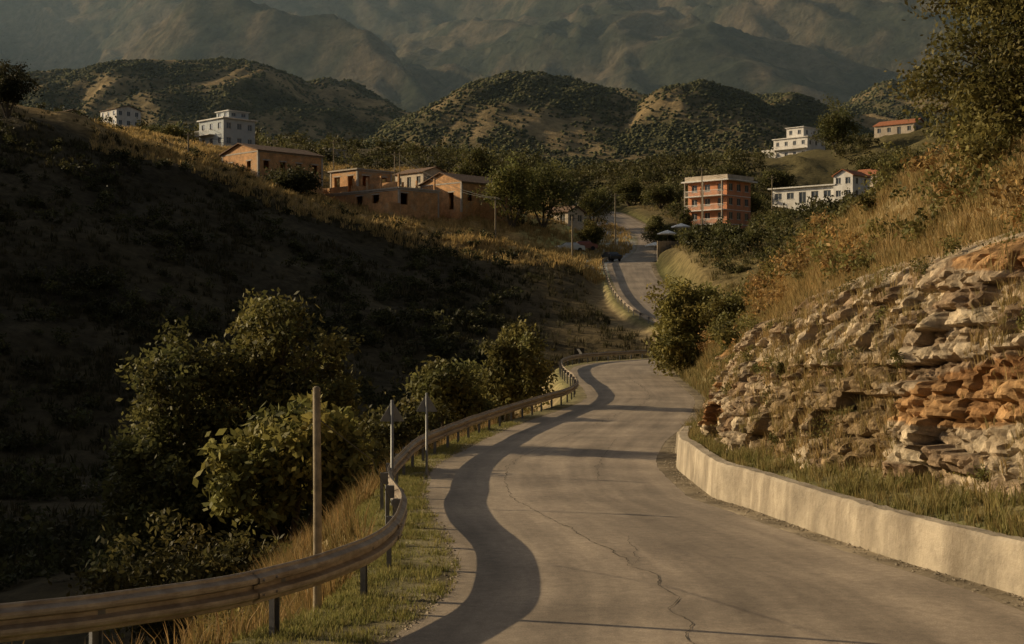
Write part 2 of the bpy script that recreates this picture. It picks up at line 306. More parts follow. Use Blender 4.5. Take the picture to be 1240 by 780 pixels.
# ------------------------------------------------ rock cliff
cy=np.arange(12,62,.065); nv=100
RV=np.zeros((len(cy),nv,3)); RC=np.zeros((len(cy),nv,3))
for i,Y in enumerate(cy):
    a=(float(CB(Y)),float(CBz(Y))-.15); b=(float(CT(Y)),float(CTz(Y))+.75)
    for j in range(nv):
        t=j/(nv-1); x=a[0]+(b[0]-a[0])*(.30*t+.70*t**2.3); z=a[1]+(b[1]-a[1])*t
        p=Vector((x,Y,z)); tilt=z+.04*Y+.16*noise.noise((Y*.25,z*.4,1))+.06*noise.noise((Y*1.3,z*1.5,1))
        lay=tilt*3.0+.9*noise.noise((tilt*1.2,Y*.15,8)); li=math.floor(lay); lf=lay-li
        jt=Y*(1.2+1.3*noise.cell((li*1.7,3,5)))+noise.cell((li*3.1,1,1))*4+.35*noise.noise((Y*2,z*2,2)); bi=math.floor(jt); bf=jt-bi
        blk=noise.cell((li*1.31+.5,bi*1.77+.5,2.5))
        crk=min(1,min(lf,1-lf)*7)*.55+min(1,min(bf,1-bf)*7)*.45
        q2=Vector((x*.8,Y*3.0,tilt*4.0)); d2,pp2=noise.voronoi(q2); blk2=noise.noise(pp2[0]*2.9); crk2=min(1,(d2[1]-d2[0])*4)
        big=noise.noise((Y*.42,z*.22,4)); med=noise.noise((Y*1.1,z*.8,14)); fr=noise.fractal(p*3.0,.7,2.2,4)
        o=.06+.40*big+.16*med+.22*(blk-.4)+.15*blk2-.11*(1-crk)-.10*(1-crk2)+.11*fr
        fade=min(1,(Y-12)/2,(62-Y)/14)*min(1,(1-t)*4+.0)
        o=o*(.4+.6*min(1,t*6))
        o=o*max(fade,0)-.8*(1-max(0,min(1,fade*1.6)))
        RV[i,j]=(x-o*.95,Y-o*.2,z+o*.05)
        k=noise.cell((li*2.3,bi*1.1,9)); st=noise.noise((Y*.13,tilt*1.2,7))
        base=np.array([.47,.36,.24])*(1-k)+np.array([.64,.52,.36])*k
        if st>.2: base=base*np.array([1.0,.76,.52])
        if fr>.3: base=base*.82
        soil=max(0,min(1,(-big-.08)*5+noise.noise(p*3)*.9)); base=base*(1-soil)+np.array([.31,.22,.12])*soil
        RC[i,j]=base*(.42+.58*crk)*(.60+.40*crk2)*(1+.3*noise.noise(p*2.5))  # crevice shade painted into the rock colour
m_rock=M("limestone",(1,1,1),.92,.4,6,.06,14,attr=True,spec=.15)
mesh_obj("rock_cliff",RV.reshape(-1,3),grid_quads(len(cy),nv),mats=[m_rock],cols=RC.reshape(-1,3))
# ------------------------------------------------ grass
def grass(name,P,h,blades,spread,width,colA,colB):
    P=np.asarray(P); n=len(P)
    P=np.repeat(P,blades,0); N_=len(P)
    hs=np.repeat(rng.uniform(h[0],h[1],n),blades)*rng.uniform(.5,1.1,N_)
    a=rng.uniform(0,2*np.pi,N_); sp=rng.uniform(0,1,N_)*spread
    base=P+np.stack([np.cos(a)*sp*.4,np.sin(a)*sp*.4,-np.full(N_,.02)],1)
    lean=np.stack([np.cos(a),np.sin(a),np.zeros(N_)],1)*(hs*rng.uniform(.1,.6,N_))[:,None]
    up=np.zeros((N_,3)); up[:,2]=hs
    wa=rng.uniform(0,np.pi,N_); wd=np.stack([np.cos(wa),np.sin(wa),np.zeros(N_)],1)*(width*rng.uniform(.6,1.3,N_))[:,None]
    mid=base+up*.6+lean*.35; tip=base+up+lean
    V=np.stack([base-wd,base+wd,mid+wd*.7,mid-wd*.7,tip],1).reshape(-1,3)
    i=np.arange(N_)*5
    t=np.repeat(rng.uniform(0,1,n),blades)*.7+rng.uniform(0,.3,N_)
    col=np.array(colA)*(1-t)[:,None]+np.array(colB)*t[:,None]; col*=rng.uniform(.7,1.2,(N_,1))
    return mesh_obj(name,V,np.stack([i,i+1,i+2,i+3],1),np.stack([i+3,i+2,i+4],1),[m_grass],np.repeat(col,5,0))
def scatter(n,y0,y1,fa,fb,dens=None,ypow=1.0):
    out=[]
    while len(out)<n:
        Y=y0+(y1-y0)*random.random()**ypow; a,b=float(fa(Y)),float(fb(Y)); x=a+(b-a)*random.random()
        if dens and random.random()>dens(x,Y): continue
        out.append((x,Y,gz(x,Y)))
    return out
nz=lambda s,o,f=0: (lambda x,y: max(f,min(1,.5+1.6*noise.noise((x/s,y/s,o)))))
grass("verge_grass",scatter(12000,10,52,lambda Y:railx(Y)-.5,lambda Y:XL(Y)-.02,lambda x,y: nz(.8,5,.12)(x,y)*(1 if x<XL(y)-.18 else .25),1.7),(.04,.13),7,.16,.006,(.17,.19,.05),(.36,.30,.12))
grass("dry_grass_bank",scatter(3600,9,60,lambda Y:railx(Y)-3.4,lambda Y:railx(Y)-.45,nz(1.3,8),1.6),(.2,.65),12,.3,.008,(.38,.23,.10),(.16,.145,.055))
grass("dry_grass_slope",scatter(18000,16,98,lambda Y:CT(Y)-.8,lambda Y:RG(Y)+1.5,nz(2.2,2,.35),1.5),(.12,.50),13,.34,.009,(.48,.32,.14),(.21,.18,.07))
grass("roadside_weeds",scatter(3500,42,150,lambda Y:WB(Y)+.2,lambda Y:CT(Y)+1,nz(2.5,22,.3)),(.2,.7),10,.6,.018,(.36,.26,.12),(.14,.14,.05))
grass("wall_top_weeds",scatter(3400,12,60,lambda Y:WB(Y)+.3,lambda Y:CB(Y)+.35,nz(1.1,12,.2),1.3),(.08,.34),11,.22,.008,(.16,.17,.05),(.38,.28,.12))
grass("hillside_grass",scatter(7500,48,182,lambda Y:-.38*Y,lambda Y:railx(Y)-2.5,nz(9,33)),(.3,.9),9,.9,.045,(.075,.06,.03),(.04,.042,.018))  # blades tinted dark to carry the slope's shade in their colour
grass("meadow_grass",scatter(14000,172,300,lambda Y:-.3*Y,lambda Y:XL(Y)-1,nz(7,35,.3)),(.4,1.1),8,1.1,.06,(.60,.41,.17),(.30,.23,.09))  # golden tint paints sunlight onto the ridge band
grass("meadow_grass",scatter(4500,120,300,lambda Y:CT(Y),lambda Y:.3*Y+4,nz(7,36,.2)),(.3,.9),8,1.1,.05,(.30,.22,.10),(.12,.12,.045))
rb=BVHTree.FromPolygons([tuple(v) for v in RV.reshape(-1,3)],[tuple(int(i) for i in q) for q in grid_quads(len(cy),nv)])
tp=[]
while len(tp)<5200:
    Y=random.uniform(16,58); z=random.uniform(float(CBz(Y)),float(CTz(Y))+.6)
    if noise.noise((Y*.42,z*.22,4))>-.02+random.uniform(-.1,.3): continue
    h=rb.ray_cast(Vector((-2,Y,z)),Vector((1,0,0)))
    if h[0] is not None: tp.append((h[0].x+.03,h[0].y,h[0].z))
grass("ledge_grass",tp,(.08,.38),12,.22,.007,(.46,.31,.14),(.18,.165,.06))
# ------------------------------------------------ trees
def leaves(mb,cents,rad,n_per,size,base,m=1,flat=.8):
    for c in cents:
        n=n_per; tint=random.uniform(.5,1.4); warm=random.uniform(0,.28)
        ctr=np.array(c)+rng.normal(0,1,(n,3))*np.array([rad,rad,rad*flat])*.55
        a=rng.normal(0,1,(n,3)); a/=np.linalg.norm(a,axis=1)[:,None]
        b=np.cross(a,rng.normal(0,1,(n,3))); b/=np.linalg.norm(b,axis=1)[:,None]
        s=size*rng.uniform(.6,1.3,(n,1))
        V=np.stack([ctr-a*s,ctr+b*s*.5,ctr+a*s,ctr-b*s*.5],1).reshape(-1,3)
        i=np.arange(n)*4
        col=np.array(base)*tint*np.array([1+warm,1+warm*.3,1])*rng.uniform(.7,1.3,(n,1))
        mb.add(V,np.stack([i,i+1,i+2,i+3],1),C=np.repeat(col,4,0),m=m)
def tree(name,base,ells,nclump=60,nleaf=60,size=.07,crad=.35,col=(.10,.12,.04),trunk=.12,seed=0,stems=1):
    random.seed(seed+100); mb=MB(); base=Vector(base); tot=sum(e[3]*e[5]*e[4] for e in ells)
    for e in ells:
        c=Vector(e[:3]); fork=base.lerp(c,.55)+Vector((random.uniform(-.1,.1),random.uniform(-.1,.1),0))*e[3]
        b0=base+Vector((random.uniform(-1,1),random.uniform(-1,1),0))*trunk*(1.5 if stems>1 else .2)-Vector((0,0,.2))
        mb.tube([b0,base.lerp(fork,.5)+Vector((.05*random.uniform(-1,1),0,0)),fork,c],[trunk,trunk*.75,trunk*.55,trunk*.25])
        n=max(4,int(nclump*e[3]*e[4]*e[5]/tot)); cents=[]
        for k in range(n):
            d=Vector((random.gauss(0,1),random.gauss(0,1),random.gauss(0,1))).normalized()*(random.uniform(.3,1.2)**.7)
            lump=1+.5*noise.noise(d*1.7+Vector((seed,e[0],e[2])))
            p=c+Vector((d.x*e[3],d.y*e[4],d.z*e[5]))*lump
            cents.append(p)
            if k%2==0:
                s=fork.lerp(c,random.uniform(.1,.9)); mb.tube([s,s.lerp(p,.5)+Vector((0,0,.08*e[5])),p],[trunk*.25,trunk*.15,trunk*.05],4,cap=False)
        leaves(mb,[tuple(p) for p in cents],crad,nleaf,size,col)
    return mb.obj(name,[m_bark,m_leaf])
def G(x,y,d=0): return (x,y,gz(x,y)+d)
OL=(.105,.11,.04)
tree("wild_tree",G(-9.4,40),[(-9.5,40,-1.8,1.4,1.3,1.4),(-9.8,40,-4.2,1.7,1.5,1.9),(-8.1,40.4,-5.0,1.9,1.5,1.7),(-10.2,39,-6.2,1.3,1.3,1.2)],240,95,.10,.42,OL,.15,1,2)
tree("wild_tree",G(-6.8,41),[(-6.7,41,-.5,1.25,1.2,1.15),(-7.6,41,-2.1,1.5,1.4,1.5),(-5.7,41.2,-2.1,1.1,1.0,1.4),(-6.6,41,-4.2,2.1,1.4,1.5)],250,95,.10,.42,(.13,.13,.045),.16,2,2)
tree("fig_tree",G(-5.3,33.5),[(-5.0,33,-2.9,1.1,1.0,.9),(-4.2,33.2,-3.5,.8,.9,.8),(-6.1,33,-3.8,.9,.9,1.0)],100,75,.13,.38,(.20,.20,.065),.11,3,2)
tree("bramble_bush",G(-7.4,29),[(-7.2,29,-5.4,1.5,1.3,1.0),(-5.4,28.5,-5.2,1.3,1.2,.9)],90,85,.08,.36,(.10,.095,.035),.05,4,3)
tree("bramble_bush",G(-3.8,21),[(-3.9,21.5,-4.6,.8,.9,.5),(-3.4,18.5,-4.3,.5,.7,.35)],50,80,.05,.24,(.15,.14,.05),.03,5,3)
tree("bramble_bush",G(-3.9,15.5),[(-4.0,15.5,-4.3,.7,.6,.45),(-5.0,15,-4.6,.7,.6,.5)],45,80,.045,.22,(.13,.12,.045),.03,55,3)
tree("roadside_tree",G(-2.9,55),[(-2.7,55,-2.5,1.2,1.2,1.0),(-2.0,56,-3.2,1.2,1.1,.8)],80,80,.12,.42,(.13,.135,.048),.1,6,2)
tree("roadside_tree",G(.0,62),[(.2,62,-1.6,1.15,1.2,1.3),(-.7,62,-2.8,1.1,1.2,.9),(1.0,63,-2.6,.8,.9,1)],90,80,.12,.42,(.15,.15,.052),.1,7,2)
tree("roadside_bush",G(-4.4,47),[(-4.0,48,-3.7,1.5,1.5,.8),(-5.8,47,-4.4,1.5,1.4,1.1)],80,80,.1,.4,(.08,.08,.03),.06,8,3)
tree("roadside_bush",G(-3.4,37),[(-3.6,38,-4.4,.9,1.8,.6)],45,80,.08,.35,(.10,.09,.035),.05,9,3)
tree("roadside_bush",G(12.3,88),[(10.7,88,0.2,2.1,2.2,1.9),(12.8,88,-.4,2.2,2.2,1.8),(10.4,87,-1.6,1.6,1.6,1.2),(9.9,87,-2.4,1.0,1.1,.8)],200,120,.14,.6,(.21,.20,.065),.14,10,3)
tree("roadside_bush",G(10.3,62),[(10.0,62,-.9,.9,1.2,.8)],45,90,.1,.35,(.15,.145,.05),.06,11,3)
tree("roadside_bush",G(12.0,74),[(11.8,74,.2,1.3,1.5,1.0)],60,90,.11,.4,(.16,.155,.052),.07,13,3)
tree("holm_oak_tree",G(11.6,31),[(11.4,31,7.4,1.9,1.9,1.9),(10.9,30.5,5.0,1.85,1.8,1.9),(12.9,31,5.4,2,2,2.4),(11.2,30,3.3,1.6,1.4,1.3),(10.0,28.2,2.6,.9,.9,1.0),(10.1,27.5,1.9,.85,.8,.75)],540,120,.065,.42,(.13,.125,.042),.2,12)
random.seed(5)
mb=MB()
for k in range(170):
    Y=random.uniform(22,92); x=random.uniform(float(CT(Y))-.3,float(RG(Y))+.8); z=gz(x,Y); r=random.uniform(.18,.5)*(1+Y/120)
    cs=[(x+random.gauss(0,r*.5),Y+random.gauss(0,r*.5),z+abs(random.gauss(0,r*.5))+.1) for _ in range(7)]
    dry=random.random()<.45
    leaves(mb,cs,r*.55,45,.05+Y*.0006,(.30,.21,.085) if dry else (.15,.145,.05),m=0)
for k in range(60):
    Y=random.uniform(18,50); z=random.uniform(float(CBz(Y))+.2,float(CTz(Y))+.3); h=rb.ray_cast(Vector((-2,Y,z)),Vector((1,0,0)))
    if h[0] is None: continue
    p=h[0]; r=random.uniform(.10,.34)
    leaves(mb,[(p.x+random.gauss(0,r*.3),p.y+random.gauss(0,r*.7),p.z+random.gauss(0,r*.4)+.05) for _ in range(5)],r*.6,60,.03,(.14,.14,.048),m=0)
mb.obj("slope_shrubs",[m_leaf])
def shrub_mass(name,pts,col,nl,size):
    mb=MB()
    for (x,y,z,r) in pts:
        cs=[(x+random.gauss(0,r*.42),y+random.gauss(0,r*.42),z+r*.25+abs(random.gauss(0,r*.38))) for _ in range(7)]
        t=random.uniform(.6,1.3); leaves(mb,cs,r*.42,nl,size*r,tuple(np.array(col)*t),m=0)
    return mb.obj(name,[m_leaf])
pts=[]
while len(pts)<1000:
    Y=random.uniform(50,300); x=random.uniform(-.37,.02)*Y
    if x>railx(Y)-4.5: continue
    if noise.noise((x/14,Y/14,50))<random.uniform(-.3,.25): continue
    if Y>172 and random.random()<.7: continue
    if 195<Y<245 and -48<x<-2: continue
    u=x/Y*1700+620
    if (115<u<175 and Y>230) or (240<u<310 and Y>210): continue
    pts.append((x,Y,gz(x,Y),random.uniform(.25,1.0)*1.3))
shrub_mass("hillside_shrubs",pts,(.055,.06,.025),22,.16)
pts=[]
while len(pts)<560:
    Y=random.uniform(300,440); x=random.uniform(-.36,.37)*Y
    u=x/Y*1700+620
    dens=.9 if 690<u<925 else .4
    if random.random()>dens: continue
    if (120<u<170 and Y<418) or (925<u<1012 and 340<Y<434) or (1060<u<1130 and 350<Y<404): continue
    pts.append((x,Y,gz(x,Y),random.uniform(1.8,3.4)))
shrub_mass("distant_trees",pts,(.085,.088,.036),30,.13)
pts=[]
while len(pts)<420:
    Y=random.uniform(118,300); x=random.uniform(.1,.37)*Y
    if x<float(CT(Y))+1 : continue
    u=x/Y*1700+620
    if (930<u<1065 and Y>240) or (830<u<912 and Y>225): continue
    pts.append((x,Y,gz(x,Y),random.uniform(.6,2.1)))
shrub_mass("hillside_shrubs",pts,(.08,.085,.032),30,.14)
def T2(name,u,D,vtop,wpx,seed,col=(.10,.105,.038)):
    x=(u-620)/1700*D; zt=(390-vtop)/1700*D; r=wpx/2/1700*D; zg=gz(x,D)
    h=max(zt-zg,2.5); zc=zg+h*.58; rz=h*.42
    tree(name,(x,D,zg),[(x,D,zc+rz*.1,r*.8,r*.8,rz*.85),(x-r*.5,D,zc-rz*.25,r*.55,r*.6,rz*.6),(x+r*.5,D+.3,zc-rz*.2,r*.55,r*.6,rz*.65)],80,70,.045*r+.06,r*.30,col,.05*r+.06,seed)
T2("broadleaf_tree",620,212,188,64,21,(.15,.16,.05)); T2("broadleaf_tree",658,218,195,62,22,(.12,.13,.045))
T2("broadleaf_tree",577,262,180,50,23); T2("broadleaf_tree",352,200,206,66,24,(.055,.06,.027))
T2("broadleaf_tree",8,172,76,56,25,(.04,.042,.02)); T2("broadleaf_tree",1014,380,127,48,26,(.10,.11,.038))
T2("broadleaf_tree",1078,120,163,44,27,(.16,.155,.055)); T2("broadleaf_tree",1100,260,180,60,28); T2("broadleaf_tree",928,235,262,36,29)
T2("broadleaf_tree",205,300,152,46,30); T2("broadleaf_tree",184,330,155,30,31); T2("cypress_tree",830,240,250,16,32)
T2("broadleaf_tree",880,300,196,46,33); T2("broadleaf_tree",940,320,205,40,34); T2("broadleaf_tree",1060,330,190,44,35); T2("broadleaf_tree",905,262,232,34,36)
T2("broadleaf_tree",720,260,228,40,37); T2("broadleaf_tree",800,285,222,40,38); T2("broadleaf_tree",762,300,214,36,39)
T2("broadleaf_tree",812,212,276,30,40); T2("broadleaf_tree",716,225,268,30,41,(.12,.12,.04)); T2("broadleaf_tree",795,232,262,30,42)
# ------------------------------------------------ guardrail
def spline(P,step):
    P=[Vector(p) for p in P]; out=[]
    for i in range(len(P)-1):
        p0=P[max(i-1,0)];p1=P[i];p2=P[i+1];p3=P[min(i+2,len(P)-1)]
        L=(p2-p1).length; n=max(2,int(L/step))
        for k in range(n):
            t=k/n; out.append(.5*((2*p1)+(-p0+p2)*t+(2*p0-5*p1+4*p2-p3)*t*t+(-p0+3*p1-3*p2+p3)*t**3))
    out.append(P[-1]); return out
rp=spline([(x,y,0) for x,y in railpts],.3)
prof=[(0,-.16),(.012,-.15),(.015,-.125),(.075,-.095),(.08,-.07),(.075,-.045),(.01,-.018),(.01,.018),(.075,.045),(.08,.07),(.075,.095),(.015,.125),(.012,.15),(0,.16)]
RVv=[];last=None;posts=[];acc=0;accs=0;splices=[]
for i,p in enumerate(rp):
    d=(rp[min(i+1,len(rp)-1)]-rp[max(i-1,0)]).normalized(); nrm=Vector((d.y,-d.x,0))
    zt=float(roadz(p.y))+.56+.02*noise.noise((p.x*.4,p.y*.4,0)); wob=.012*noise.noise((p.x*1.1,p.y*1.1,5))
    for o,z in prof: RVv.append((p.x+nrm.x*(o+.07+wob),p.y+nrm.y*(o+.07+wob),zt+z))
    for o,z in prof[::-1]: RVv.append((p.x+nrm.x*(o+.064+wob),p.y+nrm.y*(o+.064+wob),zt+z))
    if last is not None: acc+=(p-last).length; accs+=(p-last).length
    if last is None or acc>=2.0: posts.append((p.copy(),d.copy(),nrm.copy(),zt)); acc=0
    if accs>=4.0: splices.append((p.copy(),d.copy(),nrm.copy(),zt)); accs=0
    last=p
K=len(prof)*2
Q=[(i*K+k,i*K+(k+1)%K,(i+1)*K+(k+1)%K,(i+1)*K+k) for i in range(len(rp)-1) for k in range(K)]
rail=bpy.data.objects.new("guardrail",None); scene.collection.objects.link(rail)
mesh_obj("beam",RVv,Q,mats=[m_metal],smooth=False,parent=rail)
mb=MB()
for p,d,n,zt in splices:
    V=[]
    for s in (-.16,.16):
        for o,z in prof[1:-1]: q=p+d*s+n*(o+.07+.012); V.append((q.x,q.y,zt+z*1.01))
    k=len(prof)-2; mb.add(V,[(i,i+1,k+i+1,k+i) for i in range(k-1)])
    for s in (-.1,.1):
        for z in (-.07,.07):
            a=p+d*s+n*.155; b=p+d*s+n*.185; mb.tube([(a.x,a.y,zt+z),(b.x,b.y,zt+z)],[.016,.013],6)
mb.obj("splices",[m_metal],parent=rail)
mb=MB()
for p,d,n,zt in posts:
    g=min(gz(p.x,p.y),zt-.5)-.15
    def L(a,b,z): q=p+d*a+n*b; return (q.x,q.y,z)
    for a0,a1,b0,b1,z0,z1 in ((-.05,.05,-.06,-.05,g,zt+.10),(-.05,-.04,-.05,.0,g,zt+.10),(.04,.05,-.05,.0,g,zt+.10),(-.035,.035,.0,.078,zt-.10,zt+.10)):
        V=[L(a,b_,z) for z in (z0,z1) for b_ in (b0,b1) for a in (a0,a1)]
        mb.add(V,[(0,2,3,1),(4,5,7,6),(0,1,5,4),(2,6,7,3),(0,4,6,2),(1,3,7,5)])
mb.obj("posts",[m_post],parent=rail)
# ------------------------------------------------ posts & signs
mb=MB(); x,y=-2.12,15.3; g=gz(x,y)
mb.tube([(x,y,g-.3),(x,y,-2),(x-.01,y,-.72),(x-.01,y,-.70)],[.05,.046,.042,.02],10)
mb.tube([(x,y,-1.05),(x+.35,y+2.5,-1.75),(x+.5,y+5,-2.9)],[.006,.006,.006],4,m=1)
mb.obj("wooden_post",[m_wood,m_black],smooth=True)
def sign_back(x,y,ztop,s,rot):
    e=bpy.data.objects.new("warning_sign",None); scene.collection.objects.link(e); e.location=(x,y,0); e.rotation_euler=(0,0,rot)
    g=gz(x,y); mb=MB(); mb.tube([(0,0,g-.3),(0,0,ztop+.02)],[.03,.03],10); mb.obj("pole",[m_signback],smooth=True,parent=e)
    mb=MB(); r=s
    for yy,mm in ((.034,0),(.046,1)):
        a=[(-r*.5,yy,ztop-r*.86),(r*.5,yy,ztop-r*.86),(0,yy,ztop)]
        mb.add(a,T=[(0,1,2) if mm==0 else (0,2,1)],m=mm)
    for p,q in (((-r*.5,ztop-r*.86),(r*.5,ztop-r*.86)),((r*.5,ztop-r*.86),(0,ztop)),((0,ztop),(-r*.5,ztop-r*.86))):
        mb.tube([(p[0],.04,p[1]),(q[0],.04,q[1])],[.009,.009],5)
    mb.box(-.06,.06,.028,.033,ztop-r*.55,ztop-r*.5)
    mb.obj("panel",[m_signback,m_signwhite],parent=e)
sign_back(-2.15,25.2,-1.42,.42,.1); sign_back(-1.9,31.3,-1.6,.46,.05)
e=bpy.data.objects.new("chevron_sign",None); scene.collection.objects.link(e); cx,cyy=5.1,106.5; e.location=(cx,cyy,0); g=gz(cx,cyy)
mb=MB(); mb.tube([(0,.05,g-.2),(0,.05,-2.1)],[.035,.035],8); mb.obj("pole",[m_signback],parent=e)
mb=MB(); mb.box(-.38,.38,-.015,.015,-2.75,-1.98,0)
for s in (-1,1): 
    mb.add([(-.2,-.02,-2.365+s*.33),(0.0,-.02,-2.365+s*.33),(.22,-.02,-2.365),(.02,-.02,-2.365)],[(0,1,2,3) if s<0 else (0,3,2,1)],m=1)
mb.obj("panel",[m_black,m_signwhite],parent=e)
ptop=[]
def pole(u,D,vt,r=.11,arm=True):
    x=(u-620)/1700*D; zt=(390-vt)/1700*D; g=gz(x,D); mb=MB()
    mb.tube([(x,D,g-.4),(x,D,zt)],[r,r*.7],8)
    if arm: mb.box(x-.7,x+.7,D-.05,D+.05,zt-.45,zt-.35); [mb.tube([(x+s,D,zt-.35),(x+s,D,zt-.2)],[.04,.03],6) for s in (-.6,0,.6)]
    mb.obj("utility_pole",[m_wood],smooth=False); ptop.append(Vector((x,D,zt-.25)))
pole(228,205,160,.15); pole(478,225,184,.12); pole(600,196,238,.13); pole(693,190,262,.13,False); pole(745,230,234,.12); pole(850,235,203,.12); pole(484,232,184,.1,False); pole(404,240,170,.11); pole(935,240,213,.11)
mb=MB()
for a,b in ((0,1),(1,2),(2,3),(3,4),(4,5),(5,8)):
    for s in (-.55,.55):
        A,B=ptop[a]+Vector((s,0,0)),ptop[b]+Vector((s,0,0)); mb.tube([A.lerp(B,t/10)-Vector((0,0,1.3*4*(t/10)*(1-t/10))) for t in range(11)],[.022]*11,4)
mb.obj("overhead_wires",[m_black])
mb=MB(); P=[(-31+k*.7,82-.10*k+.3*math.sin(k)) for k in range(14)]
for k in range(13):
    x,y=P[k]; x2,y2=P[k+1]; z=gz(x,y); z2=gz(x2,y2); h=.12+.18*random.random()
    mb.add([(x,y,z-.3),(x2,y2,z2-.3),(x2,y2,z2+h),(x,y,z+h*.7),(x,y+.4,z-.3),(x2,y2+.4,z2-.3),(x2,y2+.4,z2+h),(x,y+.4,z+h*.7)],[(0,1,2,3),(3,2,6,7),(5,4,7,6),(1,5,6,2),(0,3,7,4)])
mb.obj("field_wall",[m_path])
# ------------------------------------------------ buildings
def panel(mb,org,ax,w,h,ops,t=.25,m=0,gl=1,fr=2,glass=True,z0=-3.0):
    ax=Vector((ax[0],ax[1])); nr=Vector((ax.y,-ax.x)); o=Vector(org)
    def P(a,b,z): q=o+ax*a+nr*b; return (q.x,q.y,z)
    xs=sorted(set([0,w]+[v for op in ops for v in (op[0],op[2])])); zs=sorted(set([z0,h]+[v for op in ops for v in (op[1],op[3])]))
    def void(a,z): return any(op[0]<a<op[2] and op[1]<z<op[3] for op in ops)
    for i in range(len(xs)-1):
        for j in range(len(zs)-1):
            a0,a1,c0,c1=xs[i],xs[i+1],zs[j],zs[j+1]
            if void((a0+a1)/2,(c0+c1)/2): continue
            mb.add([P(a0,0,c0),P(a1,0,c0),P(a1,0,c1),P(a0,0,c1)],[(0,1,2,3)],m=m)
            mb.add([P(a0,-t,c0),P(a1,-t,c0),P(a1,-t,c1),P(a0,-t,c1)],[(0,3,2,1)],m=m)
    for a0,c0,a1,c1 in ops:
        for A,B in (((a0,c0),(a1,c0)),((a1,c0),(a1,c1)),((a1,c1),(a0,c1)),((a0,c1),(a0,c0))):
            mb.add([P(A[0],0,A[1]),P(B[0],0,B[1]),P(B[0],-t,B[1]),P(A[0],-t,A[1])],[(0,1,2,3)],m=m)
        if glass:
            mb.add([P(a0,-.14,c0),P(a1,-.14,c0),P(a1,-.14,c1),P(a0,-.14,c1)],[(0,1,2,3)],m=gl)
            f=.07; mid=(a0+a1)/2
            for (b0,b1,d0,d1) in ((a0,a0+f,c0,c1),(a1-f,a1,c0,c1),(a0+f,a1-f,c0,c0+f),(a0+f,a1-f,c1-f,c1),(mid-f/2,mid+f/2,c0+f,c1-f)):
                mb.add([P(b0,-.12,d0),P(b1,-.12,d0),P(b1,-.12,d1),P(b0,-.12,d1)],[(0,1,2,3)],m=fr)
            mb.add([P(a0-.08,.05,c0-.08),P(a1+.08,.05,c0-.08),P(a1+.08,.05,c0),P(a0-.08,.05,c0)],[(0,1,2,3)],m=fr)
            mb.add([P(a0-.08,.05,c0),P(a1+.08,.05,c0),P(a1+.08,0.001,c0),P(a0-.08,.001,c0)],[(0,1,2,3)],m=fr)
        else: # concrete lintel
            mb.add([P(a0-.2,.03,c1),P(a1+.2,.03,c1),P(a1+.2,.03,c1+.2),P(a0-.2,.03,c1+.2)],[(0,1,2,3)],m=fr)
def volume(par,x0,y0,x1,y1,z0,h,floors,nwx,nwy,wall,glass=True,ww=1.1,wh=1.3,door=True,jit=0,base=None,beam=False):
    mb=MB(); fh=h/floors
    def ops(L,n,side):
        o=[]
        for f in range(floors):
            for k in range(n):
                c=L*(k+.5)/n+random.uniform(-jit,jit); s=z0+f*fh+fh*.32; e=s+min(wh,fh*.5); hw=ww/2
                if door and f==0 and k==n//2 and side==0: s=z0+.02; hw=ww*.5
                elif jit and random.random()<.2: continue
                o.append((c-hw,s,c+hw,e))
        return o
    W,D=x1-x0,y1-y0; bz=z0-3 if base is None else base
    panel(mb,(x0,y0),(1,0),W,z0+h,ops(W,nwx,0),glass=glass,z0=bz)
    panel(mb,(x1,y0),(0,1),D,z0+h,ops(D,nwy,1),glass=glass,z0=bz)
    panel(mb,(x1,y1),(-1,0),W,z0+h,ops(W,nwx,1),glass=glass,z0=bz)
    panel(mb,(x0,y1),(0,-1),D,z0+h,ops(D,nwy,1),glass=glass,z0=bz)
    mb.obj("walls",[wall,m_glass,m_frame if glass else m_slab],parent=par)
    mb=MB(); mb.box(x0+.3,x1-.3,y0+.3,y1-.3,z0-.1,z0,0)
    for f in range(1,floors): mb.box(x0+.26,x1-.26,y0+.26,y1-.26,z0+f*fh-.1,z0+f*fh,0)
    mb.obj("floors",[m_dark],parent=par)
    if beam:
        mb=MB(); p=.04; zt=z0+h-.02
        for b in ((x0-p,x1+p,y0-p,y0+.1),(x0-p,x1+p,y1-.1,y1+p),(x0-p,x0+.1,y0+.1,y1-.1),(x1-.1,x1+p,y0+.1,y1-.1)): mb.box(*b,zt-.22,zt)
        for cx_ in (x0-p-.01,x1+p-.29):
            for cy_ in (y0-p-.01,y1+p-.29): mb.box(cx_,cx_+.3,cy_,cy_+.3,z0-.5,zt-.23)
        mb.obj("ring_beam",[m_slab],parent=par)
def flat(par,x0,y0,x1,y1,z,o=.25,t=.2,m=m_slab,name="roof"):
    mb=MB(); mb.box(x0-o,x1+o,y0-o,y1+o,z+.003,z+t); mb.obj(name,[m],parent=par)
def parapet(par,x0,y0,x1,y1,z,h,m):
    mb=MB(); t=.15
    for b in ((x0,x1,y0,y0+t),(x0,x1,y1-t,y1),(x0,x0+t,y0+t,y1-t),(x1-t,x1,y0+t,y1-t)): mb.box(*b,z,z+h)
    mb.obj("parapet",[m],parent=par)
